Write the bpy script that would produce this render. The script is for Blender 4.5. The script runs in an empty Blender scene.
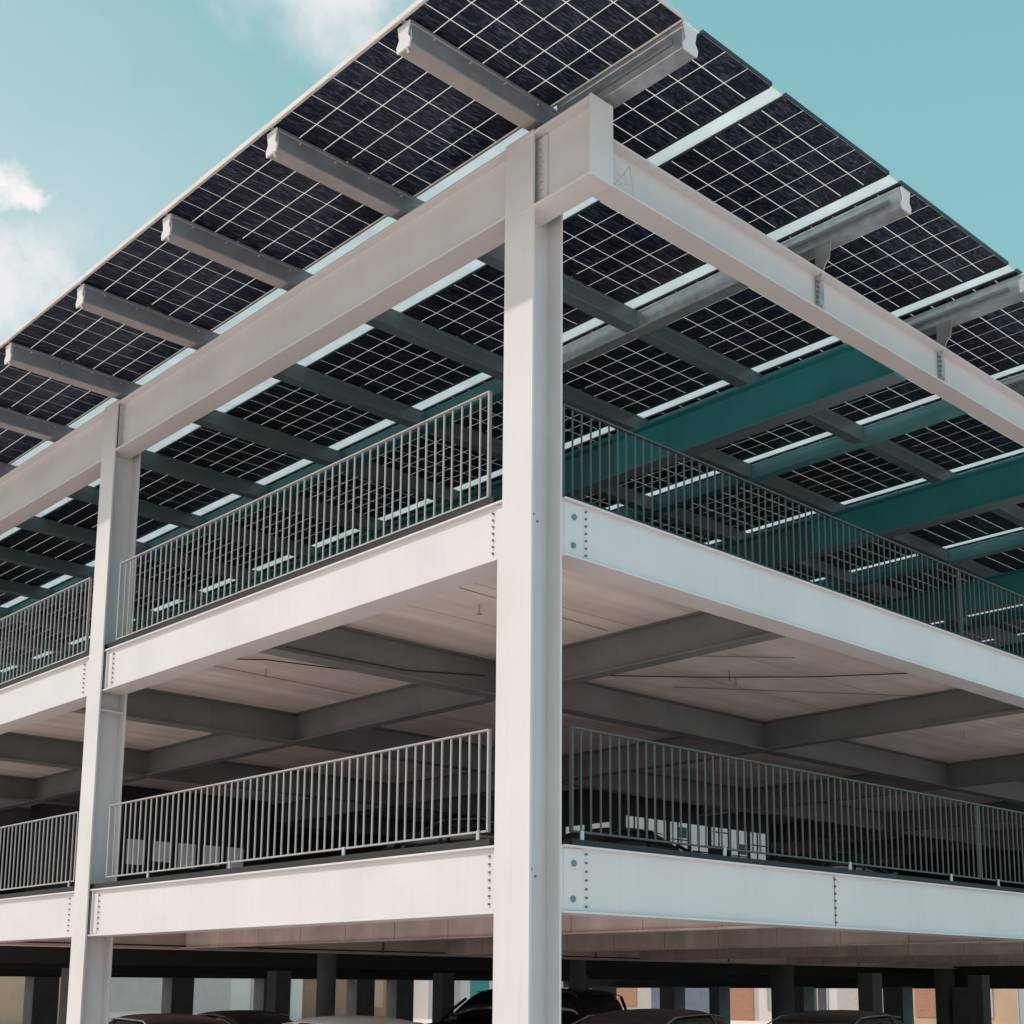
import bpy, bmesh, math, random
from mathutils import Matrix, Vector
random.seed(7)
R = math.radians
S = bpy.context.scene

# ---------------------------------------------------------------- camera
cd = bpy.data.cameras.new('camera'); cam = bpy.data.objects.new('camera', cd)
S.collection.objects.link(cam); S.camera = cam
Mx = ((0.7188541920, -0.6951517132, 0.0035701918),
      (0.1199421811, 0.1189698040, -0.9856267340),
      (0.6847353677, 0.7089501261, 0.1688999551))
rt, dn, fw = [Vector(r) for r in Mx]
m = Matrix((rt, -dn, -fw)).transposed().to_4x4()
m.translation = Vector((-7.945, -8.469, 1.6434))
cam.matrix_world = m
cd.sensor_width = 36; cd.lens = 36 * 1356.19 / 1024
cd.shift_x = (512 - 549.2) / 1024; cd.shift_y = (756.69 - 512) / 1024
cd.clip_start = .05; cd.clip_end = 2000
S.render.resolution_x = S.render.resolution_y = 1024

# ---------------------------------------------------------------- sky and sun
SUN_EL, SUN_AZ = 52, -84          # azimuth clockwise from +Y
w = bpy.data.worlds.new('World'); S.world = w; w.use_nodes = True
nt = w.node_tree; N = nt.nodes; L = nt.links
bg = N['Background']
sky = N.new('ShaderNodeTexSky'); sky.sky_type = 'NISHITA'; sky.sun_disc = False
sky.sun_elevation = R(SUN_EL); sky.sun_rotation = R(SUN_AZ % 360)
sky.air_density = 1.0; sky.dust_density = 2.2; sky.ozone_density = 1.0
tint = N.new('ShaderNodeMix'); tint.data_type = 'RGBA'; tint.blend_type = 'MULTIPLY'
tint.inputs[0].default_value = 1
SKY_TINT = (1.35, 1.55, 1.0, 1)
tint.inputs[7].default_value = SKY_TINT
L.new(sky.outputs[0], tint.inputs[6])
flat = N.new('ShaderNodeMix'); flat.data_type = 'RGBA'; flat.inputs[0].default_value = .40
flat.inputs[7].default_value = (2.3, 5.3, 5.7, 1)     # thin even veil over the blue
L.new(tint.outputs[2], flat.inputs[6])
tc = N.new('ShaderNodeTexCoord')
def cloud_mask(d, rin, rout):
    dp = N.new('ShaderNodeVectorMath'); dp.operation = 'DISTANCE'; dp.inputs[1].default_value = d
    L.new(warp.outputs[0], dp.inputs[0])
    mr = N.new('ShaderNodeMapRange'); mr.interpolation_type = 'SMOOTHSTEP'
    mr.inputs[1].default_value = rout; mr.inputs[2].default_value = rin
    L.new(dp.outputs['Value'], mr.inputs[0]); return mr
nz = N.new('ShaderNodeTexNoise'); nz.inputs['Scale'].default_value = 7; nz.inputs['Detail'].default_value = 8
nz.inputs['Roughness'].default_value = .58
L.new(tc.outputs['Generated'], nz.inputs['Vector'])
off = N.new('ShaderNodeVectorMath'); off.operation = 'SUBTRACT'; off.inputs[1].default_value = (.5, .5, .5)
L.new(nz.outputs['Color'], off.inputs[0])
sc_ = N.new('ShaderNodeVectorMath'); sc_.operation = 'SCALE'; sc_.inputs['Scale'].default_value = .17
L.new(off.outputs[0], sc_.inputs[0])
warp = N.new('ShaderNodeVectorMath'); warp.operation = 'ADD'
L.new(tc.outputs['Generated'], warp.inputs[0]); L.new(sc_.outputs[0], warp.inputs[1])
acc = None
CL = [((.4377, .6475, .6300), .0, .085, .85), ((.405, .66, .632), .0, .07, .6), ((.3018, .8038, .5126), .014, .034, 1.25),
      ((.3378, .8123, .4755), .0, .075, .5), ((.318, .8383, .4429), .02, .09, .8), ((.375, .779, .500), .0, .05, .4)]
for d, a, b, k in CL:
    mr = cloud_mask(d, a, b); mu = N.new('ShaderNodeMath'); mu.operation = 'MULTIPLY'; mu.inputs[1].default_value = k
    L.new(mr.outputs[0], mu.inputs[0])
    if acc is None: acc = mu
    else:
        mm = N.new('ShaderNodeMath'); mm.operation = 'MAXIMUM'
        L.new(acc.outputs[0], mm.inputs[0]); L.new(mu.outputs[0], mm.inputs[1]); acc = mm
cl = N.new('ShaderNodeMix'); cl.data_type = 'RGBA'; cl.inputs[7].default_value = (6.8, 6.4, 6.5, 1)
n2 = N.new('ShaderNodeTexNoise'); n2.inputs['Scale'].default_value = 16; n2.inputs['Detail'].default_value = 9; n2.inputs['Roughness'].default_value = .62
L.new(tc.outputs['Generated'], n2.inputs['Vector'])
n2r = N.new('ShaderNodeMapRange'); n2r.interpolation_type = 'SMOOTHSTEP'; n2r.inputs[1].default_value = .30; n2r.inputs[2].default_value = .62; n2r.inputs[3].default_value = .35
L.new(n2.outputs['Fac'], n2r.inputs[0])
mk2 = N.new('ShaderNodeMath'); mk2.operation = 'MULTIPLY'; L.new(acc.outputs[0], mk2.inputs[0]); L.new(n2r.outputs[0], mk2.inputs[1])
veil = cloud_mask((.26, .87, .36), .0, .42); vm = N.new('ShaderNodeMath'); vm.operation = 'MULTIPLY'; vm.inputs[1].default_value = .5; L.new(veil.outputs[0], vm.inputs[0])
mk3 = N.new('ShaderNodeMath'); mk3.operation = 'MAXIMUM'; L.new(mk2.outputs[0], mk3.inputs[0]); L.new(vm.outputs[0], mk3.inputs[1])
L.new(mk3.outputs[0], cl.inputs[0]); L.new(flat.outputs[2], cl.inputs[6])
# unseen sky behind the viewer, tints added to warm left facade, cool right one
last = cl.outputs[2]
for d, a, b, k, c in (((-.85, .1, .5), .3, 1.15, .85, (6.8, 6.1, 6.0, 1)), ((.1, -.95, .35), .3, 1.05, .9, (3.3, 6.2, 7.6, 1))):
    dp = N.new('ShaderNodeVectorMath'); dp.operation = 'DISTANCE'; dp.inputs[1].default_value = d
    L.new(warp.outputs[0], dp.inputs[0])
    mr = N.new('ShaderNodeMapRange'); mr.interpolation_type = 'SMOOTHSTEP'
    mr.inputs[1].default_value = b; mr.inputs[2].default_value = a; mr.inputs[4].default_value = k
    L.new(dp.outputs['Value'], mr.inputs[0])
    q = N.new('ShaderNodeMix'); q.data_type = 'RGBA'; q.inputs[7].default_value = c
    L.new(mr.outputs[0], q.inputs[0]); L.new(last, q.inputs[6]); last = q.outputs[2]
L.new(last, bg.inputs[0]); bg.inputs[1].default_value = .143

sl = bpy.data.lights.new('sun', 'SUN'); sl.energy = 2.6; sl.angle = R(1.0); sl.color = (1, .84, .82)
so = bpy.data.objects.new('sun', sl); S.collection.objects.link(so)
az, el = R(SUN_AZ), R(SUN_EL)
sd = Vector((math.sin(az) * math.cos(el), math.cos(az) * math.cos(el), math.sin(el)))
so.rotation_euler = sd.to_track_quat('Z', 'Y').to_euler()
S.view_settings.view_transform = 'Standard'; S.view_settings.look = 'None'
S.view_settings.exposure = 0; S.view_settings.gamma = 1
S.cycles.max_bounces = 8; S.cycles.diffuse_bounces = 4; S.cycles.use_denoising = True

# ---------------------------------------------------------------- helpers
def mat(name, col, rough=.6, metal=0, var=.08, scale=3, bump=0, bscale=40, spec=.5, stretch=None, streak=0, trans=0):
    M = bpy.data.materials.new(name); M.use_nodes = True
    n = M.node_tree.nodes; l = M.node_tree.links; b = n['Principled BSDF']
    b.inputs['Roughness'].default_value = rough; b.inputs['Metallic'].default_value = metal
    b.inputs['Specular IOR Level'].default_value = spec
    t = n.new('ShaderNodeTexCoord'); mp = n.new('ShaderNodeMapping'); l.new(t.outputs['Object'], mp.inputs[0])
    if stretch: mp.inputs['Scale'].default_value = stretch
    nz = n.new('ShaderNodeTexNoise'); nz.inputs['Scale'].default_value = scale; nz.inputs['Detail'].default_value = 6
    l.new(mp.outputs[0], nz.inputs['Vector'])
    cr = n.new('ShaderNodeMapRange'); cr.inputs[1].default_value = .3; cr.inputs[2].default_value = .7
    cr.inputs[3].default_value = 1 - var; cr.inputs[4].default_value = 1 + var
    l.new(nz.outputs['Fac'], cr.inputs[0])
    mx = n.new('ShaderNodeVectorMath'); mx.operation = 'SCALE'; mx.inputs[0].default_value = col[:3]
    l.new(cr.outputs[0], mx.inputs['Scale']); out = mx.outputs[0]
    if streak:      # rain streaks and dirt running down
        mp2 = n.new('ShaderNodeMapping'); mp2.inputs['Scale'].default_value = (9, 9, .35); l.new(t.outputs['Object'], mp2.inputs[0])
        n2 = n.new('ShaderNodeTexNoise'); n2.inputs['Scale'].default_value = 1.6; n2.inputs['Detail'].default_value = 8
        n2.inputs['Roughness'].default_value = .7
        l.new(mp2.outputs[0], n2.inputs['Vector'])
        c2 = n.new('ShaderNodeMapRange'); c2.inputs[1].default_value = .52; c2.inputs[2].default_value = .78
        c2.inputs[3].default_value = 1; c2.inputs[4].default_value = 1 - streak
        l.new(n2.outputs['Fac'], c2.inputs[0])
        m2 = n.new('ShaderNodeVectorMath'); m2.operation = 'SCALE'; l.new(out, m2.inputs[0]); l.new(c2.outputs[0], m2.inputs['Scale'])
        out = m2.outputs[0]
    l.new(out, b.inputs['Base Color'])
    rr = n.new('ShaderNodeMapRange'); rr.inputs[3].default_value = max(0, rough - .1); rr.inputs[4].default_value = min(1, rough + .1)
    l.new(nz.outputs['Fac'], rr.inputs[0]); l.new(rr.outputs[0], b.inputs['Roughness'])
    if bump:
        nb = n.new('ShaderNodeTexNoise'); nb.inputs['Scale'].default_value = bscale; nb.inputs['Detail'].default_value = 4
        l.new(mp.outputs[0], nb.inputs['Vector'])
        bp = n.new('ShaderNodeBump'); bp.inputs['Strength'].default_value = bump; bp.inputs['Distance'].default_value = .01
        l.new(nb.outputs['Fac'], bp.inputs['Height']); l.new(bp.outputs[0], b.inputs['Normal'])
    return M

def glass_mat(name, col, rough=.08):
    return mat(name, col, rough=rough, var=.03, spec=.8)

def translucent(name, col, k=.65):
    M = bpy.data.materials.new(name); M.use_nodes = True
    n = M.node_tree.nodes; l = M.node_tree.links; b = n['Principled BSDF']; o = n['Material Output']
    b.inputs['Base Color'].default_value = (*col, 1); b.inputs['Roughness'].default_value = .35
    t = n.new('ShaderNodeBsdfTranslucent'); t.inputs[0].default_value = (*col, 1)
    tc = n.new('ShaderNodeTexCoord'); nz = n.new('ShaderNodeTexNoise'); nz.inputs['Scale'].default_value = 2.5
    nz.inputs['Detail'].default_value = 5; l.new(tc.outputs['Object'], nz.inputs['Vector'])
    cr = n.new('ShaderNodeMapRange'); cr.inputs[3].default_value = .8; cr.inputs[4].default_value = 1.1
    l.new(nz.outputs['Fac'], cr.inputs[0])
    v = n.new('ShaderNodeVectorMath'); v.operation = 'SCALE'; v.inputs[0].default_value = col
    l.new(cr.outputs[0], v.inputs['Scale']); l.new(v.outputs[0], t.inputs[0])
    mx = n.new('ShaderNodeMixShader'); mx.inputs[0].default_value = k
    l.new(b.outputs[0], mx.inputs[1]); l.new(t.outputs[0], mx.inputs[2]); l.new(mx.outputs[0], o.inputs[0])
    return M

def emis(name, col, s):
    M = bpy.data.materials.new(name); M.use_nodes = True
    b = M.node_tree.nodes['Principled BSDF']; b.inputs['Base Color'].default_value = (*col, 1)
    b.inputs['Emission Color'].default_value = (*col, 1); b.inputs['Emission Strength'].default_value = s
    return M

MT = dict(
    steel=mat('white painted steel', (.60, .59, .60), rough=.38, var=.05, scale=1.0, bump=.04, bscale=60, streak=.07),
    steel2=mat('dark grey steel with purlin shade', (.13, .18, .205), rough=.45, var=.07, scale=2, bump=.06, bscale=50, streak=.12),
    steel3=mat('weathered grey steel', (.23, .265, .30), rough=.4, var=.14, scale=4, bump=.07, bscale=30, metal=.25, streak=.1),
    zinc=mat('galvanised steel', (.46, .50, .52), rough=.34, metal=.6, var=.16, scale=9, bump=.08, bscale=30),
    purlinlow=mat('pale purlin flange', (.30, .29, .29), rough=.5, var=.1, scale=3),
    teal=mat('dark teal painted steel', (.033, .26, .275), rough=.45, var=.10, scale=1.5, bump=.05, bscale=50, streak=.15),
    teal_shaded=mat('teal steel with painted shade', (.033, .15, .16), rough=.5, var=.12, scale=2),  # darker copy of the teal, deep roof shade put into the colour
    teal2=mat('grey teal painted steel', (.13, .34, .36), rough=.42, var=.12, scale=2.5, bump=.05, bscale=50),
    girder=mat('charcoal painted girder', (.18, .185, .185), rough=.6, var=.12, scale=1.5, bump=.05, bscale=50, streak=.12),
    rail=mat('pale railing paint', (.37, .36, .36), rough=.4, var=.08, scale=5),
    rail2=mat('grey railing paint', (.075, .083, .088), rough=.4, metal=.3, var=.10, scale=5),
    edge=mat('black deck edge', (.022, .022, .024), rough=.7, var=.3, scale=5),
    bolt=mat('dark bolt', (.20, .19, .19), rough=.45, metal=.7),
    bolt2=mat('bright bolt', (.7, .7, .7), rough=.35, metal=.5),
    back=translucent('milky backsheet', (.94, .93, .90), .75),
    strip=translucent('white skylight strip', (.86, .91, .92), .72),
    alu=mat('pale aluminium frame', (.66, .62, .58), rough=.35, metal=.2),
    aludark=mat('black aluminium frame', (.03, .035, .045), rough=.35, metal=.4),
    conc=mat('grey concrete', (.42, .40, .38), rough=.85, var=.15, scale=1.5, bump=.2, bscale=25, streak=.15),
    asph=mat('worn deck asphalt', (.05, .05, .052), rough=.9, var=.2, scale=3),
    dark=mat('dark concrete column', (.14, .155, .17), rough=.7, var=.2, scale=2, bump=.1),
    black=mat('black wall and shade fill', (.028, .03, .034), rough=.7, var=.2, scale=2),
    cable=mat('black cable', (.02, .02, .02), rough=.6),
    tyre=mat('tyre rubber', (.02, .02, .02), rough=.85),
    rim=mat('alloy rim', (.5, .5, .5), rough=.3, metal=.9),
    glassc=glass_mat('car glass', (.015, .018, .02)),
    chrome=mat('chrome trim', (.7, .7, .7), rough=.15, metal=1),
    lampw=mat('lamp glass', (.7, .7, .7), rough=.1), lampr=mat('red lamp glass', (.35, .01, .01), rough=.15),
    lit2=emis('dim lit window', (.62, .66, .68), .10),
    lit=emis('lit window', (.75, .83, .86), .24),
)
# soffit: cast deck with board joints
def soffit_mat():
    M = mat('warm concrete soffit', (.87, .76, .725), rough=.85, var=.12, scale=.9, bump=.12, bscale=30, stretch=(1, .35, 1))
    n = M.node_tree.nodes; l = M.node_tree.links; b = n['Principled BSDF']
    t = n.new('ShaderNodeTexCoord'); sp = n.new('ShaderNodeSeparateXYZ'); l.new(t.outputs['Object'], sp.inputs[0])
    a = n.new('ShaderNodeMath'); a.operation = 'MULTIPLY'; a.inputs[1].default_value = 1 / 1.2; l.new(sp.outputs[1], a.inputs[0])
    f = n.new('ShaderNodeMath'); f.operation = 'FRACT'; l.new(a.outputs[0], f.inputs[0])
    g = n.new('ShaderNodeMath'); g.operation = 'LESS_THAN'; g.inputs[1].default_value = .012; l.new(f.outputs[0], g.inputs[0])
    src = b.inputs['Base Color'].links[0].from_socket
    mx = n.new('ShaderNodeMix'); mx.data_type = 'RGBA'; l.new(g.outputs[0], mx.inputs[0]); l.new(src, mx.inputs[6])
    mx.inputs[7].default_value = (.40, .31, .28, 1); l.new(mx.outputs[2], b.inputs['Base Color'])
    # broad streaks left by the formwork
    mp = n.new('ShaderNodeMapping'); mp.inputs['Scale'].default_value = (.25, 2.6, 1); l.new(t.outputs['Object'], mp.inputs[0])
    z = n.new('ShaderNodeTexNoise'); z.inputs['Scale'].default_value = 1.0; z.inputs['Detail'].default_value = 7; l.new(mp.outputs[0], z.inputs['Vector'])
    r = n.new('ShaderNodeMapRange'); r.inputs[1].default_value = .35; r.inputs[2].default_value = .7; r.inputs[3].default_value = .82; r.inputs[4].default_value = 1.1
    l.new(z.outputs['Fac'], r.inputs[0]); v = n.new('ShaderNodeVectorMath'); v.operation = 'SCALE'
    l.new(mx.outputs[2], v.inputs[0]); l.new(r.outputs[0], v.inputs['Scale']); l.new(v.outputs[0], b.inputs['Base Color'])
    return M
MT['soffit'] = soffit_mat()
# photovoltaic cells: near-black glass with diagonal laminate wrinkles, their bright glints painted into the colour
def cell_mat():
    M = bpy.data.materials.new('photovoltaic cell'); M.use_nodes = True
    n = M.node_tree.nodes; l = M.node_tree.links; b = n['Principled BSDF']
    t = n.new('ShaderNodeTexCoord'); g = n.new('ShaderNodeNewGeometry')
    oi = n.new('ShaderNodeObjectInfo')
    wv = n.new('ShaderNodeMapping'); wv.inputs['Rotation'].default_value = (0, 0, R(24)); wv.inputs['Scale'].default_value = (4.5, 22, 1)
    of = n.new('ShaderNodeVectorMath'); of.operation = 'ADD'
    sc = n.new('ShaderNodeVectorMath'); sc.operation = 'SCALE'; sc.inputs[0].default_value = (13, 7, 3); l.new(oi.outputs['Random'], sc.inputs['Scale'])
    isl = n.new('ShaderNodeVectorMath'); isl.operation = 'SCALE'; isl.inputs[0].default_value = (3, 5, 0); l.new(g.outputs['Random Per Island'], isl.inputs['Scale'])
    l.new(t.outputs['Object'], wv.inputs[0])
    l.new(wv.outputs[0], of.inputs[0]); l.new(sc.outputs[0], of.inputs[1])
    o2 = n.new('ShaderNodeVectorMath'); o2.operation = 'ADD'; l.new(of.outputs[0], o2.inputs[0]); l.new(isl.outputs[0], o2.inputs[1])
    z = n.new('ShaderNodeTexNoise'); z.inputs['Scale'].default_value = 1.3; z.inputs['Detail'].default_value = 5; z.inputs['Distortion'].default_value = 1.6
    l.new(o2.outputs[0], z.inputs['Vector'])
    bp = n.new('ShaderNodeBump'); bp.inputs['Strength'].default_value = .8; bp.inputs['Distance'].default_value = .015
    l.new(z.outputs['Fac'], bp.inputs['Height']); l.new(bp.outputs[0], b.inputs['Normal'])
    cr = n.new('ShaderNodeValToRGB'); cr.color_ramp.elements[0].color = (.006, .010, .020, 1); cr.color_ramp.elements[1].color = (.085, .10, .145, 1)
    cr.color_ramp.elements[0].position = .48; cr.color_ramp.elements[1].position = .72
    l.new(z.outputs['Fac'], cr.inputs[0])
    v = n.new('ShaderNodeVectorMath'); v.operation = 'SCALE'; l.new(cr.outputs[0], v.inputs[0])
    rr = n.new('ShaderNodeMapRange'); rr.inputs[3].default_value = .7; rr.inputs[4].default_value = 1.3; l.new(g.outputs['Random Per Island'], rr.inputs[0])
    l.new(rr.outputs[0], v.inputs['Scale']); l.new(v.outputs[0], b.inputs['Base Color'])
    b.inputs['Roughness'].default_value = .38; b.inputs['Specular IOR Level'].default_value = .35; b.inputs['Specular Tint'].default_value = (.6, .75, 1, 1)
    return M
MT['cell'] = cell_mat()

class MB:
    def __init__(s): s.b = bmesh.new(); s.f = []
    def box(s, x0, x1, y0, y1, z0, z1):
        v = [s.b.verts.new(c) for c in ((x0,y0,z0),(x1,y0,z0),(x1,y1,z0),(x0,y1,z0),(x0,y0,z1),(x1,y0,z1),(x1,y1,z1),(x0,y1,z1))]
        for q in ((3,2,1,0),(4,5,6,7),(0,1,5,4),(1,2,6,5),(2,3,7,6),(3,0,4,7)): s.b.faces.new([v[i] for i in q])
        return s
    def ext(s, prof, ax, a, b):
        """extrude profile (pairs in the two other axes, in x,y,z order) along axis ax"""
        def P(p, t): c = list(p); c.insert(ax, t); return c
        A = [s.b.verts.new(P(p, a)) for p in prof]; B = [s.b.verts.new(P(p, b)) for p in prof]
        n = len(prof)
        for i in range(n): s.b.faces.new((A[i], A[(i+1) % n], B[(i+1) % n], B[i]))
        s.b.faces.new(A[::-1]); s.b.faces.new(B)
        return s
    def cyl(s, c, r, h, ax=2, seg=16, r2=None):
        r2 = r if r2 is None else r2
        rot = {0: Matrix.Rotation(R(90), 4, 'Y'), 1: Matrix.Rotation(R(-90), 4, 'X'), 2: Matrix.Identity(4)}[ax]
        bmesh.ops.create_cone(s.b, cap_ends=True, segments=seg, radius1=r, radius2=r2, depth=h, matrix=Matrix.Translation(c) @ rot)
        return s
    def tube(s, pts, r, seg=6):
        pr = None
        for i, p in enumerate(pts):
            p = Vector(p); d = (Vector(pts[min(i+1, len(pts)-1)]) - Vector(pts[max(i-1, 0)])).normalized()
            u = d.cross(Vector((0, 0, 1)));
            if u.length < .01: u = d.cross(Vector((1, 0, 0)))
            u.normalize(); v = d.cross(u)
            ring = [s.b.verts.new(p + r * (math.cos(2*math.pi*k/seg) * u + math.sin(2*math.pi*k/seg) * v)) for k in range(seg)]
            if pr:
                for k in range(seg): s.b.faces.new((pr[k], pr[(k+1) % seg], ring[(k+1) % seg], ring[k]))
            pr = ring
        return s
    def build(s, name, m, parent=None, bevel=0, smooth=False):
        bmesh.ops.recalc_face_normals(s.b, faces=s.b.faces)
        me = bpy.data.meshes.new(name); s.b.to_mesh(me); s.b.free()
        if smooth:
            for p in me.polygons: p.use_smooth = True
        me.materials.append(MT[m] if isinstance(m, str) else m)
        o = bpy.data.objects.new(name, me); S.collection.objects.link(o)
        if parent: o.parent = parent
        if bevel:
            bv = o.modifiers.new('bevel', 'BEVEL'); bv.width = bevel; bv.segments = 2; bv.limit_method = 'ANGLE'
        return o
def empty(name, loc=(0, 0, 0), label=None, cat=None, group=None, kind=None, rz=0):
    o = bpy.data.objects.new(name, None); S.collection.objects.link(o); o.location = loc; o.rotation_euler.z = rz
    tag(o, label, cat, group, kind); return o
def tag(o, label=None, cat=None, group=None, kind=None):
    if label: o['label'] = label
    if cat: o['category'] = cat
    if group: o['group'] = group
    if kind: o['kind'] = kind
    return o
def copy_tree(o, parent=None):
    c = o.copy(); S.collection.objects.link(c)
    if parent: c.parent = parent
    for ch in o.children: copy_tree(ch, c)
    return c
def ibeam(ax, a, b, c, w, z0, z1, tf=.022, tw=.014, mb=None, wo=0):
    """I section along axis ax (0/1), centred at c on the other axis; wo shifts the web"""
    mb = mb or MB(); h = w / 2; e = c + wo
    prof = [(c-h, z0), (c+h, z0), (c+h, z0+tf), (e+tw/2, z0+tf), (e+tw/2, z1-tf), (c+h, z1-tf), (c+h, z1), (c-h, z1), (c-h, z1-tf), (e-tw/2, z1-tf), (e-tw/2, z0+tf), (c-h, z0+tf)]
    return mb.ext(prof, ax, a, b)

# ---------------------------------------------------------------- ground
GZ = -.12
g = MB(); g.box(-400, 500, -400, 500, GZ-.5, GZ)
g = g.build('ground', mat('warm pale paving', (.80, .645, .59), rough=.9, var=.12, scale=.6, bump=.1, bscale=8))
tag(g, 'pale sandy paving around the car park', 'ground', kind='structure')
g = MB().box(.2, 31, .2, 31, GZ+.001, GZ+.004).build('parking_floor', mat('parking screed', (.32, .28, .26), rough=.9, var=.2, scale=2))
tag(g, 'grey screed floor under the car park', 'floor', kind='structure')
mb = MB()
for i in range(11): mb.box(1, 6, 1.2+2.55*i, 1.3+2.55*i, GZ+.006, GZ+.009)
tag(mb.build('bay_markings', mat('worn white marking', (.55, .55, .52), rough=.8, var=.3, scale=8)), 'white painted lines of the ground floor parking bays', 'markings', kind='structure')

# ---------------------------------------------------------------- garage
GAR = empty('parking_garage', (0, 0, GZ), 'white steel framed two storey open car park under a solar roof', 'parking garage')
def gp(mb, name, m, parent=None, **k):
    o = mb.build(name, m, parent or GAR, **k)
    if parent is None: o.location = (0, 0, -GZ)
    return o
H1, H2 = 2.9, 6.1
CW = .392
def column(x, y, ztop=9.645, ax=0):
    """H section: flanges face the street (normal -X) when ax == 0"""
    mb = MB(); c = CW; t = .026; e = c/2
    prof = [(0, 0), (t, 0), (t, e-.008), (c-t, e-.008), (c-t, 0), (c, 0), (c, c), (c-t, c), (c-t, e+.008), (t, e+.008), (t, c), (0, c)]
    if ax: prof = [(b, a) for a, b in prof]
    mb.ext([(x+a, y+b) for a, b in prof], 2, GZ, ztop)
    o = gp(mb, 'column', 'steel', bevel=.004)
    return o
def bolts(pts, ax, r=.011, h=.018, m='bolt', parent=None, name='bolt'):
    first = None
    for p in pts:
        if first is None: first = o = MB().cyl((0, 0, 0), r, h, ax, 6).build(name, m, parent)
        else: o = first.copy(); S.collection.objects.link(o)
        o.location = p
    return first
ncol = []
for j, y in enumerate((0, 8.356, 16.71, 25.07)):
    c = column(0, y); ncol.append(c)
    # stiffener plates between the flanges at each floor
    for z in (H1-.6, H1+.0, H2-.57, H2):
        if j == 0: continue
    if j == 0: continue
    b = MB()
    for z in (5.28,):
        b.box(.026, CW-.026, y+.004, y+CW/2-.01, z-.008, z+.008)
    b.build('stiffener_plate', 'steel', c)
column(16.4, 0); 
c0, c1 = ncol[0], ncol[1]
# holes and bolts in the corner column web
for z in (5.96, 2.70):
    bolts([(.09, .186, z+.03), (.16, .186, z+.06), (.13, .186, z-.06), (.20, .186, z-.02), (.25, .186, z-.08), (.05, .186, z-.03)], 1, .012, .012, parent=c0)
# slim channel behind the left edge of the corner column
b = MB().box(.02, .10, CW+.003, CW+.085, GZ, 6.0)
b.build('downpipe', 'steel', c0, bevel=.006)

YB = [(CW-.10, 8.356+.10), (8.356+CW-.05, 16.71+.1), (16.71+CW-.05, 25.2)]
for lv, (zt, zb) in enumerate(((H1, 2.295), (H2, 5.535))):
    for i, (a, b_) in enumerate(YB):
        # left facade fascia: web near the outside
        o = gp(ibeam(1, a, b_, .20, .33, zb, zt, tf=.020, wo=-.115), 'fascia_beam', 'steel', bevel=.003)
        n = 7
        for yy in ((a+.30, b_-.30) if i == 0 else (a+.32, b_-.3)):
            bolts([(.068, yy, zb+.09+(zt-zb-.18)*k/(n-1)) for k in range(n)], 0, parent=o)
        for q in ((.070, .0765, a+.12, a+.25, zb+.03, zt-.03), (.070, .0765, b_-.26, b_-.165, zb+.03, zt-.03), (.04, .34, b_-.16, b_-.146, zb+.022, zt-.022)):
            MB().box(*q).build('end_plate', 'steel', o, bevel=.002)
    for i, (a, b_) in enumerate(((CW-.002, 16.42), (16.42+CW, 31))):
        o = gp(ibeam(0, a, b_, .12, .33, zb+.005, zt-.002, tf=.020, wo=-.115), 'fascia_beam', 'steel', bevel=.003)
        for xx in ((a+.30, 4.55) if lv == 0 else (a+.30,)):
            bolts([(xx, -.012, zb+.07+(zt-zb-.14)*k/6) for k in range(7)], 1, parent=o)
        e = MB(); e.box(a+.02, a+.26, -.0095, -.001, zb+.03, zt-.03); e.build('end_plate', 'steel', o, bevel=.002)
        if i == 0:
            bolts([(a+.14, -.014, zt-.16), (a+.13, -.014, zb+.13)], 1, .03, .02, m='steel2', parent=o, name='grommet')
            if lv == 0:
                e = MB(); e.box(4.545, 4.549, -.0095, -.002, zb+.03, zt-.03); e.build('splice_joint', 'girder', o)
# decks and soffits
for lv, (zs, zt) in enumerate(((2.805, 2.885), (6.025, 6.095))):
    gp(MB().box(.33, 31, .27, 31, zs+.03, zt), 'deck_slab', 'asph' if lv else 'conc')
    gp(MB().box(.40, 31, .10, 31, zs, zs+.028), 'soffit', 'soffit')
    for a, b_ in ((.40, 8.35), (8.76, 16.70), (17.12, 25.06)): gp(MB().box(.14, .3995, a, b_, zs, zs+.028), 'soffit_edge', 'soffit')
    k = MB(); k.box(.07, .30, CW+.2, 31, zt+.018, zt+.085); k.box(CW+.2, 31, .07, .36, zt+.017, zt+.084)
    gp(k, 'deck_kerb', 'edge')
# floor girders (waffle of X and Y beams)
XB = (5.0, 9.95, 14.9, 19.8, 24.7); YBm = (4.12, 10.0, 15.9, 21.7, 27.0)
for y in XB: gp(ibeam(0, .37, 31, y, .26, 5.548, 6.023, tf=.02), 'floor_girder', 'girder', bevel=.003)
GY = 13.3
gp(ibeam(0, .36, 31, GY, .26, 2.30, 2.803, tf=.02), 'floor_girder', 'soffit', bevel=.003)
for x in YBm:
    ys = (.29,) + XB + (31,)
    for a, b_ in zip(ys[:-1], ys[1:]):
        if x > 16 and a > 10: continue
        gp(ibeam(1, a+(.008 if a > 1 else 0), b_-.008, x, .22, 5.552, 6.023, tf=.02), 'cross_beam', 'girder', bevel=.003)
    gp(ibeam(1, .29, GY-.135, x, .22, 2.315, 2.803, tf=.02), 'cross_beam', 'soffit', bevel=.003)
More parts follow.
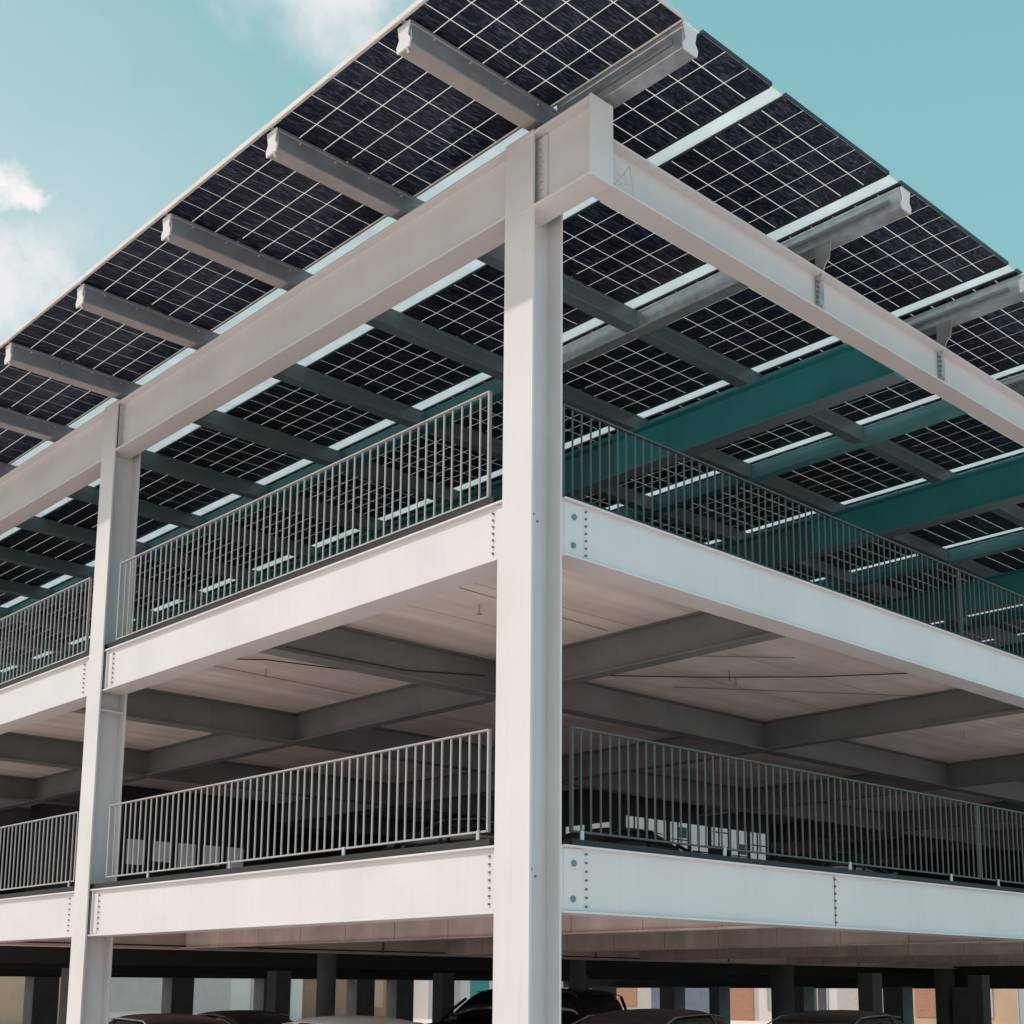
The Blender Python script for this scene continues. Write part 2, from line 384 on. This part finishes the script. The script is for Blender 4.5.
# service runs under the upper deck
def run(pts, r=.012, name='conduit'): gp(MB().tube(pts, r), name, 'cable')
z = 6.0
run([(.9, 7.6, z), (1.6, 6.9, z-.02), (3.0, 6.5, z-.03), (3.6, 6.0, z)], .009)
run([(.6, 4.83, 5.60), (2.4, 4.85, 5.62), (3.8, 4.95, 5.80)], .009)
run([(5.2, 4.7, z), (6.4, 3.4, z-.05), (7.6, 2.3, z-.03), (8.6, 1.1, z)], .009)
run([(6.6, 3.0, z-.14), (6.6, 3.0, z+.02)], .006)
run([(4.6, 3.6, z), (6.6, 1.9, z)], .004); run([(6.8, 4.2, z), (10.6, 1.5, z)], .004)
for y0 in (1.1, 2.6, 6.3, 7.8): run([(.5, y0, 6.018), (3.9, y0+.15, 6.018)], .003)
for x0, y0 in ((2.0, 3.0), (2.0, 7.5), (7.0, 3.2), (7.2, 7.4), (13, 3), (2, 12.5), (13, 7.5)):
    sp = MB(); sp.cyl((x0, y0, 5.97), .012, .11, 2, 8); sp.cyl((x0, y0, 5.91), .03, .012, 2, 12); gp(sp, 'sprinkler', 'zinc')
run([(.5, GY-.16, 2.36), (16, GY-.16, 2.36)], .014); run([(.5, GY-.16, 2.72), (26, GY-.16, 2.70)], .016)
for x in (5.6, 8.4, 10.2, 14.4, 16.3, 19.2, 25.0): gp(MB().box(x, x+.035, GY-.175, GY-.14, 2.33, 2.78), 'hanger_strap', 'girder')
run([(4.9, 1, 2.79), (4.9, 11, 2.79)], .012)
for x in (7.2, 14.0, 21.65, 29.9):
    mb = MB(); mb.cyl((x, GY, (2.30+GZ)/2), .30, 2.30-GZ-.002, 2, 32)
    o = gp(mb, 'round_column', 'dark')
    if x < 20: o.scale = (.6, .6, 1); o.location.x = x*.4; o.location.y = GY*.4
    for p in o.data.polygons: p.use_smooth = abs(p.normal.z) < .5
# far facades: columns, lintels, dark upper walls added to block light
LX = [8.6, 12.9, 16.15, 19.8, 21.5, 26.5, 30.5]
for x in LX:
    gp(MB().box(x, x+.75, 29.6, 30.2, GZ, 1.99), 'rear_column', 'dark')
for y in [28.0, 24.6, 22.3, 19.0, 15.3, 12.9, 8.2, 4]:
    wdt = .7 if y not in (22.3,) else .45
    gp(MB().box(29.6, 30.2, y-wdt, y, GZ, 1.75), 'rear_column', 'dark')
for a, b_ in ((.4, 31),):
    gp(MB().box(a, b_, 29.55, 30.4, 1.94, 6.09), 'light_block_wall', 'black')
    gp(MB().box(30.41, 30.9, .4, 30.4, 1.70, 6.10), 'light_block_wall', 'black')
gp(MB().box(-.0, .3, 25.6, 30.4, GZ, 5.5), 'light_block_wall', 'black')
for q in ((.5, 30, 16.0, 16.2, 2.08, 2.80), (.5, 30, 21.0, 21.2, 2.04, 2.80), (.5, 30, 25.0, 25.2, 2.0, 2.80)): gp(MB().box(*q), 'shade_strip', 'black')  # black strips added where the interior only lies in deep shade
# extra inner columns on the ground floor, seen as dark posts
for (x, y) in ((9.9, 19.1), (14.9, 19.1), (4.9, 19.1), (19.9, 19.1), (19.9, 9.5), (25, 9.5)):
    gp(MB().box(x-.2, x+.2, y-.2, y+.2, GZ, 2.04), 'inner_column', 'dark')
# stair core with lit clerestory on the first deck
core = gp(MB().box(13.2, 18.5, 11.2, 17, 2.89, 6.02), 'stair_core', 'black')
for i in range(7):
    x = 13.35 + .72*i; z0 = (4.5, 4.3, 4.62, 4.4, 4.9, 4.4, 4.7)[i]
    wn = MB().box(x, x+.55, 11.17, 11.198, z0, 5.32).build('core_window', 'lit', core)
    MB().box(x+.2, x+.24, 11.15, 11.168, z0, 5.32).build('mullion', 'dark', wn)
    MB().box(x, x+.55, 11.15, 11.167, z0+.3, z0+.33).build('transom', 'dark', wn)
    if i in (2, 5): MB().box(x+.26, x+.5, 11.14, 11.166, z0+.36, z0+.6).build('notice', 'teal2', wn)
for i in range(3):
    y = 11.5 + .8*i
    MB().box(13.17, 13.198, y, y+.55, 4.6, 5.2).build('core_window', 'lit', core)
core2 = gp(MB().box(5.8, 9.5, 19.2, 24, 2.89, 6.02), 'lift_lobby', 'black')
for i in range(5):
    x = 5.95 + .62*i
    MB().box(x, x+.42, 19.17, 19.198, 4.3+.1*(i % 2), 4.85).build('lobby_window', 'lit2', core2)

# ---------------------------------------------------------------- solar canopy steel
CAN = empty('solar_canopy', (0, 0, 8.87), 'white and teal steel frame of the solar roof above the top deck', 'canopy frame')
def cp(mb, name, m, parent=None, **k):
    o = mb.build(name, m, parent or CAN, **k)
    if parent is None: o.location = (0, 0, -8.87)
    return o
ZB, ZT = 8.90, 9.62
BX = .15
# left roof beam, bay by bay, and its stub past the corner column
o = cp(ibeam(1, .205, 8.356+.188, BX, .29, ZB, ZT, tf=.026, wo=-.04), 'roof_beam', 'steel', bevel=.004)
e = MB(); e.box(.055, .245, 8.356+.03, 8.356+.045, ZB+.03, ZT-.03); e.build('end_plate', 'steel', o)
bolts([(.098, 8.31, ZB+.08+k*.085) for k in range(7)], 0, .014, .025, 'bolt2', o)
for a, b_ in ((8.56, 16.9), (16.92, 25.25), (25.27, 31.5)):
    cp(ibeam(1, a, b_, BX, .29, ZB-.03, ZT, tf=.026, wo=-.04), 'roof_beam', 'steel', bevel=.004)
o = cp(ibeam(1, -.735, .185, BX-.012, .285, ZB-.06, ZT, tf=.026, wo=-.03), 'stub_beam', 'steel', bevel=.004)
e = MB(); e.box(-.008, .286, -.762, -.7355, ZB-.075, ZT+.01); e.build('end_plate', 'steel', o, bevel=.004)
MB().box(.086, .100, -.10, .175, ZB-.02, ZT-.04).build('splice_plate', 'steel', o)
bolts([(.078, -.035, ZB+.06+k*.085) for k in range(7)], 0, .015, .03, 'bolt2', o)
# right roof beam, framing into the stub
YR = -.57
RB = cp(ibeam(0, .287, 17.0, YR, .25, ZB-.01, 9.375, tf=.022, wo=0), 'roof_beam', 'steel', bevel=.004)
cp(ibeam(0, 17.02, 31, YR, .25, ZB-.01, 9.375, tf=.022, wo=0), 'roof_beam', 'steel', bevel=.004)
# deep teal beams across
for x in (5.62, 10.5, 15.6, 20.7, 25.8):
    cp(ibeam(1, 4.242, 31, x, .26, ZB-.03, 9.46, tf=.024), 'cross_beam', 'teal_shaded', bevel=.004)
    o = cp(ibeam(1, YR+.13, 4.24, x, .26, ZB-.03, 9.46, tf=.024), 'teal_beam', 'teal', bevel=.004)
    e = MB(); e.box(x-.131, x+.131, YR+.14, 31, ZB-.036, ZB-.0302); e.build('flange_plate', 'steel2', o)
# purlins along X
def purlin_prof(c, z0, z1, h=.095):
    return [(c-h, z0+.006), (c-h+.006, z0), (c+h-.006, z0), (c+h, z0+.006), (c+h-.003, z0+.05), (c+h-.008, z1-.04), (c+h, z1-.03),
            (c+h, z1), (c-h, z1), (c-h, z1-.03), (c-h+.008, z1-.04), (c-h+.004, z0+.05)]
PZ0, PZ1 = 9.70, 9.945
PY = [.045 + 2.09*k for k in range(16)]
for k, y in enumerate(PY):
    cp(MB().ext(purlin_prof(y, PZ0+.012, PZ1-.002), 0, .302, 30.5), 'inner_purlin', 'steel2', bevel=.003)  # inner length in a darker copy than the overhang, shade painted in
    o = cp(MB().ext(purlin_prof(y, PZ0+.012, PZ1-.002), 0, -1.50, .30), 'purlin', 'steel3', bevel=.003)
    MB().box(-1.50, .0, y-.09, y+.09, PZ0+.006, PZ0+.011).build('bottom_flange', 'purlinlow', o)
    e = MB()
    e.ext([(y-.088, PZ1-.004), (y+.088, PZ1-.004), (y+.060, PZ0+.11), (y+.098, PZ0+.05), (y+.085, PZ0-.012), (y-.085, PZ0-.012), (y-.098, PZ0+.05), (y-.062, PZ0+.11)], 0, -1.522, -1.503)
    e.build('end_cap', 'steel', o, bevel=.003)
    MB().tube([(-1.515, y-.05, PZ0-.01), (-1.52, y-.06, PZ0-.04), (-1.50, y-.05, PZ0-.055)], .012).build('hook', 'steel', o)
    bolts([(-1.25 + .42*i, y-.097, PZ1-.06 - .01*(i % 2)) for i in range(4)], 1, .010, .02, 'bolt2', o)
    bolts([(-1.535, y, 9.99), ], 2, .012, .07, 'bolt', o, 'edge_clamp')
# purlins along Y
GAPX = [(.21, .45), (1.46, 1.67), (3.46, 3.68), (5.99, 6.20), (8.50, 8.70), (11.2, 11.4), (12.95, 13.15), (14.6, 14.8)]
x = 17.0
while x < 30: GAPX.append((x, x+.2)); x += 2.3
PX = [.30, 3.79, 6.35, 8.80, 11.50, 14.9, 19.5, 24.1]
for k, x in enumerate(PX):
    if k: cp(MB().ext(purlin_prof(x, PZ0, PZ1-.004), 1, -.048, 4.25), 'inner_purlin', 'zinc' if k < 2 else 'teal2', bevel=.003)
    if k: cp(MB().ext(purlin_prof(x, PZ0, PZ1-.004), 1, 4.252, 31), 'inner_purlin', 'teal_shaded', bevel=.003)
    o = cp(MB().ext(purlin_prof(x, PZ0, PZ1-.004), 1, -1.66 if k < 2 else -2.0, -.10 if k == 0 else -.05), 'eaves_purlin', 'zinc', bevel=.003)
    MB().ext([(x-.088, PZ1-.006), (x+.088, PZ1-.006), (x+.06, PZ0+.11), (x+.098, PZ0+.05), (x+.085, PZ0-.012), (x-.085, PZ0-.012), (x-.098, PZ0+.05), (x-.062, PZ0+.11)], 1, (-1.682 if k < 2 else -2.022), (-1.662 if k < 2 else -2.002)).build('end_cap', 'steel', o, bevel=.003)
    MB().box(x-.125, x-.101, -1.55, -.06 if k else -.2, PZ0+.09, PZ0+.125).build('cable_tray', 'steel3', o)
    if k:
        # curved bracket down to the web of the right roof beam
        br = MB(); pf = [(YR-.012, 9.00), (YR-.05, 9.02), (YR-.065, 9.12), (YR-.085, 9.30), (YR-.14, 9.44), (YR-.20, 9.50), (YR-.23, 9.705), (YR-.012, 9.705)]
        br.ext(pf, 0, x-.088, x-.078); br.box(x-.0775, x+.06, YR-.02, YR-.012, 9.02, 9.34)
        bo = br.build('bracket', 'zinc', o, bevel=.002)
        bolts([(x-.096, YR-.045, 9.04+.06*i) for i in range(5)], 0, .014, .03, 'bolt', bo)
        MB().tube([(x-.05+.03*math.sin(t*1.7), YR-.045-.012*math.cos(t*2.3), 9.00+.037*t) for t in range(10)], .009).build('earth_cable', 'zinc', bo)
# skylight strips in the gaps between the panel rows
for k, (a, b_) in enumerate(GAPX):
    o = cp(MB().box(a+.012, b_-.004, -1.66, 31.2, 9.975, 9.985), 'skylight_strip', 'strip')
    MB().box(a+.001, a+.010, -1.66, 31.2, 9.955, 9.985).build('strip_trim', 'aludark', o)

# chalk mark on the right roof beam web
mk = MB()
def chalk(pts): mk.tube([(x, YR-.0085, z) for x, z in pts], .004, 4)
chalk([(.50, 9.03), (.60, 9.16), (.70, 9.30), (.73, 9.20), (.76, 9.04)])
chalk([(.47, 9.10), (.60, 9.08), (.72, 9.12)]); chalk([(.52, 9.18), (.58, 9.12), (.63, 9.20), (.66, 9.10)])
mk.build('chalk_mark', 'steel', RB)

# ---------------------------------------------------------------- solar panels
ORD = ['first', 'second', 'third', 'fourth', 'fifth', 'sixth', 'seventh', 'eighth', 'ninth', 'tenth', 'eleventh', 'twelfth', 'thirteenth', 'fourteenth', 'fifteenth', 'sixteenth', 'seventeenth']
rows = []; e0 = -1.55
for a, b_ in GAPX: rows.append((e0, a)); e0 = b_
rows.append((e0, 30.6))
PZ = 9.962
protos = {}
def panel(i, x0, x1, y0, y1, nx, ny, k_):
    key = (round(x1-x0, 2), round(y1-y0, 2), k_ > 0)
    if key in protos:
        o = copy_tree(protos[key]); o.location = (x0, y0, PZ); return o
    W, D = x1-x0, y1-y0
    o = empty('solar_module', (x0, y0, PZ))
    MB().box(.015, W-.015, .015, D-.015, .006, .011).build('backsheet', 'back', o)
    b = MB(); m0 = .022; g = .0135
    cw, ch = (W-2*m0+g)/nx, (D-2*m0+g)/ny
    for u in range(nx):
        for v in range(ny):
            a0, c0 = m0+u*cw, m0+v*ch
            b.box(a0, a0+cw-g, c0, c0+ch-g, -.001, .004)
    b.build('cells', 'cell', o)
    f = MB(); t = .012
    f.box(0, W, 0, t, -.006, .03); f.box(0, W, D-t, D, -.006, .03); f.box(0, t, t, D-t, -.006, .03); f.box(W-t, W, t, D-t, -.006, .03)
    f.build('frame', 'alu' if i == 0 else 'aludark', o)
    if k_ > 0:
        J = MB().box(W*.5-.06, W*.5+.06, D-.16, D-.10, -.022, -.0015).build('junction_box', 'edge', o, bevel=.004)
        MB().tube([(W*.5+.06, D-.13, -.012), (W*.5+.2, D-.10, -.04), (W*.5+.38, D-.07, -.03), (W*.5+.5, D-.03, -.01)], .004, 5).build('lead', 'cable', J)
    protos[key] = o
    return o
rownames = ['outermost row over the left facade'] + ['%s row in from the left eaves' % ORD[i] for i in range(1, len(rows)+1)]
ys = [-1.70] + [y for y in PY] + []
for i, (x0, x1) in enumerate(rows):
    nx = max(1, round((x1-x0)/.302))
    for k in range(len(ys)-1):
        y0, y1 = ys[k]+.006, ys[k+1]-.006
        ny = 6 if k == 0 else 6
        o = panel(i, x0, x1, y0, y1, nx, ny, k)
        w_ = 'overhang corner' if k == 0 and i == 0 else None
        if w_: lab = 'corner solar panel where both roof overhangs meet above the corner column'
        elif k == 0: lab = 'dark solar panel on the right facade overhang, %s from the corner' % ORD[i]
        else: lab = 'dark solar panel, %s, %s from the right overhang' % (rownames[i], ORD[k])
        tag(o, lab, 'solar panel', 'solar panels of the roof')
# edge trims of the roof
t = MB().box(-1.575, -1.552, -1.72, 29.7, 9.945, 10.0); cp(t, 'eaves_trim', 'alu', bevel=.003)

# ---------------------------------------------------------------- railings
def railing(ax, a, b_, c, zb, zt, mname, label, foot, posts):
    pitch = .136 if ax else .126
    o = empty('railing', (a, c, foot) if ax == 0 else (c, a, foot), label, 'railing', 'baluster railings around the decks')
    Ln = b_-a
    def bx(u0, u1, v0, v1, z0, z1, mb):
        return mb.box(u0, u1, v0, v1, z0, z1) if ax == 0 else mb.box(v0, v1, u0, u1, z0, z1)
    z0, z1 = zb-foot, zt-foot
    bx(0, Ln, -.022, .022, z1-.016, z1, MB()).build('top_rail', mname, o, bevel=.003)
    bx(.012, Ln-.012, -.018, .018, z0, z0+.018, MB()).build('bottom_rail', mname, o, bevel=.002)
    for u in (0, Ln-.022): bx(u, u+.022, -.018, .018, z0-.0, z1-.017, MB()).build('end_post', mname, o)
    for u in posts:
        pm = MB(); bx(u-.02, u+.02, -.035, -.021, 0, z0+.02, pm); bx(u-.06, u+.06, -.05, .05, -.002, .01, pm)
        pm.build('foot_bracket', 'zinc', o)
    n = int(round((Ln-.03)/pitch)); st = (Ln-.03)/n
    for k in range(1, n):
        u = .015+k*st + random.uniform(-.004, .004)
        d = random.uniform(-.0035, .0035)
        mb = MB()
        q = [(u-.007, u+.007)]
        vs = []
        for (zz, s) in ((z0+.0185, 0), ((z0+z1)/2, d), (z1-.0165, 0)):
            ring = []
            for (du, dv) in ((-.007, -.007), (.007, -.007), (.007, .007), (-.007, .007)):
                p = (u+s+du, dv, zz) if ax == 0 else (dv, u+s+du, zz)
                ring.append(mb.b.verts.new(p))
            vs.append(ring)
        for A, B in zip(vs[:-1], vs[1:]):
            for i in range(4): mb.b.faces.new((A[i], A[(i+1) % 4], B[(i+1) % 4], B[i]))
        mb.b.faces.new(vs[0][::-1]); mb.b.faces.new(vs[-1])
        mb.build('baluster', mname, o)
railing(1, .68, 8.13, .14, 3.04, 3.99, 'rail', 'pale baluster railing on the lower deck, left of the corner column', 2.91, (.12, 2.2, 4.4, 6.3))
railing(1, 9.05, 16.5, .14, 3.04, 3.99, 'rail', 'pale baluster railing on the lower deck beyond the second left column', 2.91, (.12, 2.6, 5.2))
railing(1, .68, 8.16, .10, 6.20, 7.27, 'rail', 'pale baluster railing on the top deck, left of the corner column', 6.11, ())
railing(1, 9.05, 16.5, .10, 6.20, 7.27, 'rail', 'pale baluster railing on the top deck beyond the second left column', 6.11, ())
railing(0, .64, 8.0, .14, 3.04, 4.01, 'rail2', 'grey baluster railing on the lower deck, right of the corner column', 2.91, (.12, 2.17, 4.4, 6.6))
railing(0, 8.02, 16.3, .14, 3.04, 4.01, 'rail2', 'grey baluster railing on the lower deck at the right picture edge', 2.91, (.4, 3, 6))
railing(0, .62, 8.0, .24, 6.20, 7.16, 'rail2', 'grey baluster railing on the top deck, right of the corner column', 6.11, ())
railing(0, 8.02, 16.3, .24, 6.20, 7.16, 'rail2', 'grey baluster railing on the top deck at the right picture edge', 6.11, ())

# ---------------------------------------------------------------- vehicles
def paint(name, col, r=.4):
    M = mat(name, col, rough=r, var=.02, spec=.35)
    M.node_tree.nodes['Principled BSDF'].inputs['Coat Weight'].default_value = .25
    return M
def loft(sections, mirror=True):
    mb = MB(); pr = None
    for x, ring in sections:
        full = [(x, y, z) for y, z in ring] + [(x, -y, z) for y, z in ring[::-1] if y > 1e-4]
        vs = [mb.b.verts.new(p) for p in full]
        if pr:
            n = len(vs)
            for i in range(n): mb.b.faces.new((pr[i], pr[(i+1) % n], vs[(i+1) % n], vs[i]))
        else: mb.b.faces.new(vs[::-1])
        pr = vs
    mb.b.faces.new(pr)
    return mb
def subs(o, n=2):
    s = o.modifiers.new('sub', 'SUBSURF'); s.levels = s.render_levels = n
    for p in o.data.polygons: p.use_smooth = True
def car(loc, rz, col, label, h=1.44, Lh=2.2, W=.9, suv=False, group='cars parked under the decks'):
    o = empty('parked_car', loc, label, 'car', group, rz=rz)
    belt = h*.66 if not suv else h*.60
    P = paint('car paint', col)
    xs = [-Lh, -Lh*.96, -Lh*.75, -Lh*.35, 0, Lh*.35, Lh*.62, Lh*.85, Lh*.97, Lh]
    zt = [belt*.82, belt*.97, belt, belt, belt*.99, belt*.97, belt*.92, belt*.82, belt*.7, belt*.5]
    if suv: zt = [belt*.7, belt, belt, belt, belt, belt*.99, belt*.96, belt*.90, belt*.78, belt*.5]
    ws = [.82, .93, .99, 1, 1, 1, .98, .93, .82, .7]
    sec = []
    for x, z, k in zip(xs, zt, ws):
        w_ = W*k; sec.append((x, [(0, z+.02), (w_*.72, z+.01), (w_*.95, z-.05), (w_, z*.6), (w_*.97, .32), (w_*.8, .22), (0, .20)]))
    body = loft(sec).build('body', P, o); subs(body, 2)
    # greenhouse
    if suv: gx = [(-Lh*.97, belt-.04, .86), (-Lh*.90, h-.14, .80), (-Lh*.80, h-.05, .76), (0, h-.03, .76), (Lh*.18, h-.05, .75), (Lh*.30, h-.20, .78), (Lh*.56, belt-.04, .86)]
    else: gx = [(-Lh*.80, belt-.05, .82), (-Lh*.52, h-.16, .70), (-Lh*.36, h-.04, .66), (-Lh*.05, h-.015, .66), (Lh*.12, h-.05, .66), (Lh*.28, h-.20, .70), (Lh*.52, belt-.05, .82)]
    sec = [(x, [(0, z), (W*r_*.75, z-.015), (W*r_, z-.07 if z > belt else z-.01), (W*.9, belt-.07), (0, belt-.09)]) for x, z, r_ in gx]
    gh = loft(sec).build('windows', 'glassc', o); subs(gh, 2)
    # roof skin and pillars
    rs = [s for s in gx if s[1] > h-.17]
    sec = [(x, [(0, z+.012), (W*r_*.78, z-.004), (W*r_*1.0, z-.06), (W*r_*.98, z-.085), (0, z-.03)]) for x, z, r_ in rs]
    rf = loft(sec).build('roof', P, o); subs(rf, 2)
    for s in (-1, 1):
        for (a, b_) in ((0, 1), (len(gx)-2, len(gx)-1)):
            A, B = gx[a], gx[b_]
            if A[1] > B[1]: A, B = B, A
            MB().tube([(A[0], s*W*.88, belt-.06), ((A[0]+B[0])/2, s*W*(.88+B[2])/2, (belt+B[1])/2-.03), (B[0], s*W*B[2], B[1]-.07)], .035, 8).build('pillar', P, o)
        MB().tube([(-.1, s*W*.905, belt-.06), (-.12, s*W*.84, h-.25), (-.14, s*W*.74, h-.09)], .028, 6).build('pillar', P, o)
        MB().tube([(g_[0], s*W*(g_[2]+.01), g_[1]-.065) for g_ in rs], .010, 6).build('window_trim' if not suv else 'roof_rail', 'chrome', o)
        m_ = MB().box(Lh*.30, Lh*.38, s*W*1.02-.09, s*W*1.02+.09, belt-.02, belt+.11).build('mirror', P, o, bevel=.03)
        for x in (-Lh*.62, Lh*.62):
            t = MB().cyl((x, s*(W-.12), .33), .33, .21, 1, 28).build('wheel', 'tyre', o, bevel=.02)
            MB().cyl((x, s*(W-.12), .33), .21, .225, 1, 20).build('rim', 'rim', t, bevel=.01)
        MB().box(Lh*.86, Lh*.93, s*W*.68-.16, s*W*.68+.12, belt*.60, belt*.72).build('headlight', 'lampw', o, bevel=.03)
        MB().box(-Lh*.99, -Lh*.94, s*W*.68-.14, s*W*.68+.12, belt*.74, belt*.88).build('tail_light', 'lampr', o, bevel=.02)
    return o
car((1.55, 9.3, GZ), R(90), (.012, .012, .014), 'black car parked under the deck, just right of the second left column', 1.43)
car((4.3, 11.3, GZ), R(-90), (.02, .02, .022), 'black car with a raised tail behind the silver car roof', 1.42)
car((1.55, 4.9, GZ), R(90), (.42, .45, .47), 'silver grey car parked left of the corner column', 1.47)
car((12.66, 13.93, GZ), R(97), (.014, .014, .016), 'tall black van with chrome edged windows behind the corner column', 1.82, 2.6, .95, suv=True)
car((4.5, 2.35, GZ), R(8), (.015, .016, .018), 'black saloon parked right of the corner column under the deck', 1.56)
car((8.0, 2.15, GZ), R(5), (.012, .014, .016), 'black car between the two round columns at right', 1.52)
G2 = 'cars parked on the lower deck'
car((6.3, 8.2, 2.86), R(100), (.012, .012, .014), 'dark car on the lower deck behind the left railing', 1.50, group=G2)
car((9.0, 7.2, 2.86), R(3), (.012, .013, .016), 'dark car on the lower deck behind the right railing', 1.48, group=G2)
car((14.8, 7.0, 2.86), R(3), (.03, .05, .06), 'blue grey car on the lower deck at the right edge', 1.50, group=G2)

# ---------------------------------------------------------------- buildings across the street
CB = dict(pale=mat('pale render', (.50, .50, .48), rough=.85, var=.06, scale=.5), brick=mat('orange brick', (.30, .17, .11), rough=.9, var=.2, scale=6, stretch=(1, 1, 4)),
          sand=mat('sand render', (.40, .30, .21), rough=.85, var=.12, scale=.8), tealp=mat('teal panel', (.03, .22, .21), rough=.5, var=.1), white=mat('white render', (.36, .36, .35), rough=.8, var=.05),
          slate=mat('blue grey cladding', (.10, .13, .17), rough=.6, var=.15, scale=3), shade=glass_mat('shop glass', (.05, .06, .07), .1), paleglass=glass_mat('pale shop glass', (.30, .33, .33), .25),
          hedge=mat('hedge', (.04, .06, .03), rough=.95, var=.4, scale=20, bump=1, bscale=15))
def building(ax, face, a, b_, h, wall, label, units):
    """front on plane face, normal towards the car park; units: (offset, width, z0, z1, material, name)"""
    o = empty('shop_building', (a, face, GZ) if ax == 0 else (face, a, GZ), label, 'building', 'buildings across the street')
    def bx(u0, u1, v0, v1, z0, z1): return MB().box(u0, u1, v0, v1, z0, z1) if ax == 0 else MB().box(v0, v1, u0, u1, z0, z1)
    bx(0, b_-a, 0, 9, 0, h).build('wall', CB[wall], o)
    bx(-.15, b_-a+.15, -.2, 9.2, h+.002, h+.3).build('roof', CB['slate'], o)
    for (u, w_, z0, z1, mm, nm) in units:
        p = bx(u, u+w_, -.05, .05, z0, z1).build(nm, CB[mm], o)
        if 'window' in nm or nm == 'door':
            f = bx(u-.07, u, -.10, .02, z0, z1+.07)
            for q in ((u+w_, u+w_+.07, z0, z1+.07), (u, u+w_, z1, z1+.07), (u+w_*.5-.03, u+w_*.5+.03, z0, z1)):
                (f.box(q[0], q[1], -.10, .02, q[2], q[3]) if ax == 0 else f.box(-.10, .02, q[0], q[1], q[2], q[3]))
            f.build('frame', CB['white'], p)
def units(L_, seq, seed):
    rnd = random.Random(seed); u = .6; out = []
    while u < L_-2.5:
        w_, mm, nm = rnd.choice(seq); w_ *= rnd.uniform(.8, 1.2)
        if u+w_ > L_-.3: break
        z1 = rnd.uniform(1.9, 2.7)
        out.append((u, w_, .03 if nm == 'door' or rnd.random() < .4 else rnd.uniform(.3, .7), z1, mm, nm)); u += w_+rnd.uniform(.5, 1.4)
    return out
sqA = [(2.4, 'paleglass', 'window'), (1.8, 'brick', 'panel'), (1.0, 'shade', 'window'), (1.6, 'sand', 'panel'), (3.2, 'white', 'panel'), (1.1, 'shade', 'door'), (2.2, 'slate', 'panel')]
sqB = [(1.8, 'paleglass', 'window'), (1.1, 'shade', 'door'), (1.5, 'tealp', 'panel'), (2.0, 'white', 'panel'), (1.6, 'brick', 'panel')]
building(0, 56, 8, 22, 5.5, 'sand', 'low sandy building seen left of the second left column', units(14, sqA, 3))
building(0, 54, 22.4, 34, 5.0, 'pale', 'long pale building behind the dark rear columns at left', units(11.6, sqA, 5))
building(0, 57, 34.5, 43, 5.0, 'brick', 'orange brick building behind the silver car', units(8.5, sqA, 8))
building(0, 55, 43.5, 60, 5.0, 'pale', 'pale building behind the black van', units(16.5, sqB, 12))
building(1, 56, 40, 53, 5.0, 'white', 'white building just right of the corner column in the distance', units(13, sqA, 21))
building(1, 55, 30.5, 39.5, 5.0, 'pale', 'pale grey building left of the first round column', units(9, sqA, 17))
building(1, 53, 18, 30, 5.2, 'sand', 'sandy shopfront building with teal panels between the round columns', units(12, sqB, 31))
building(1, 52, 6, 17.6, 5.0, 'brick', 'orange brick shop building at the right picture edge', units(11.6, sqB, 44))
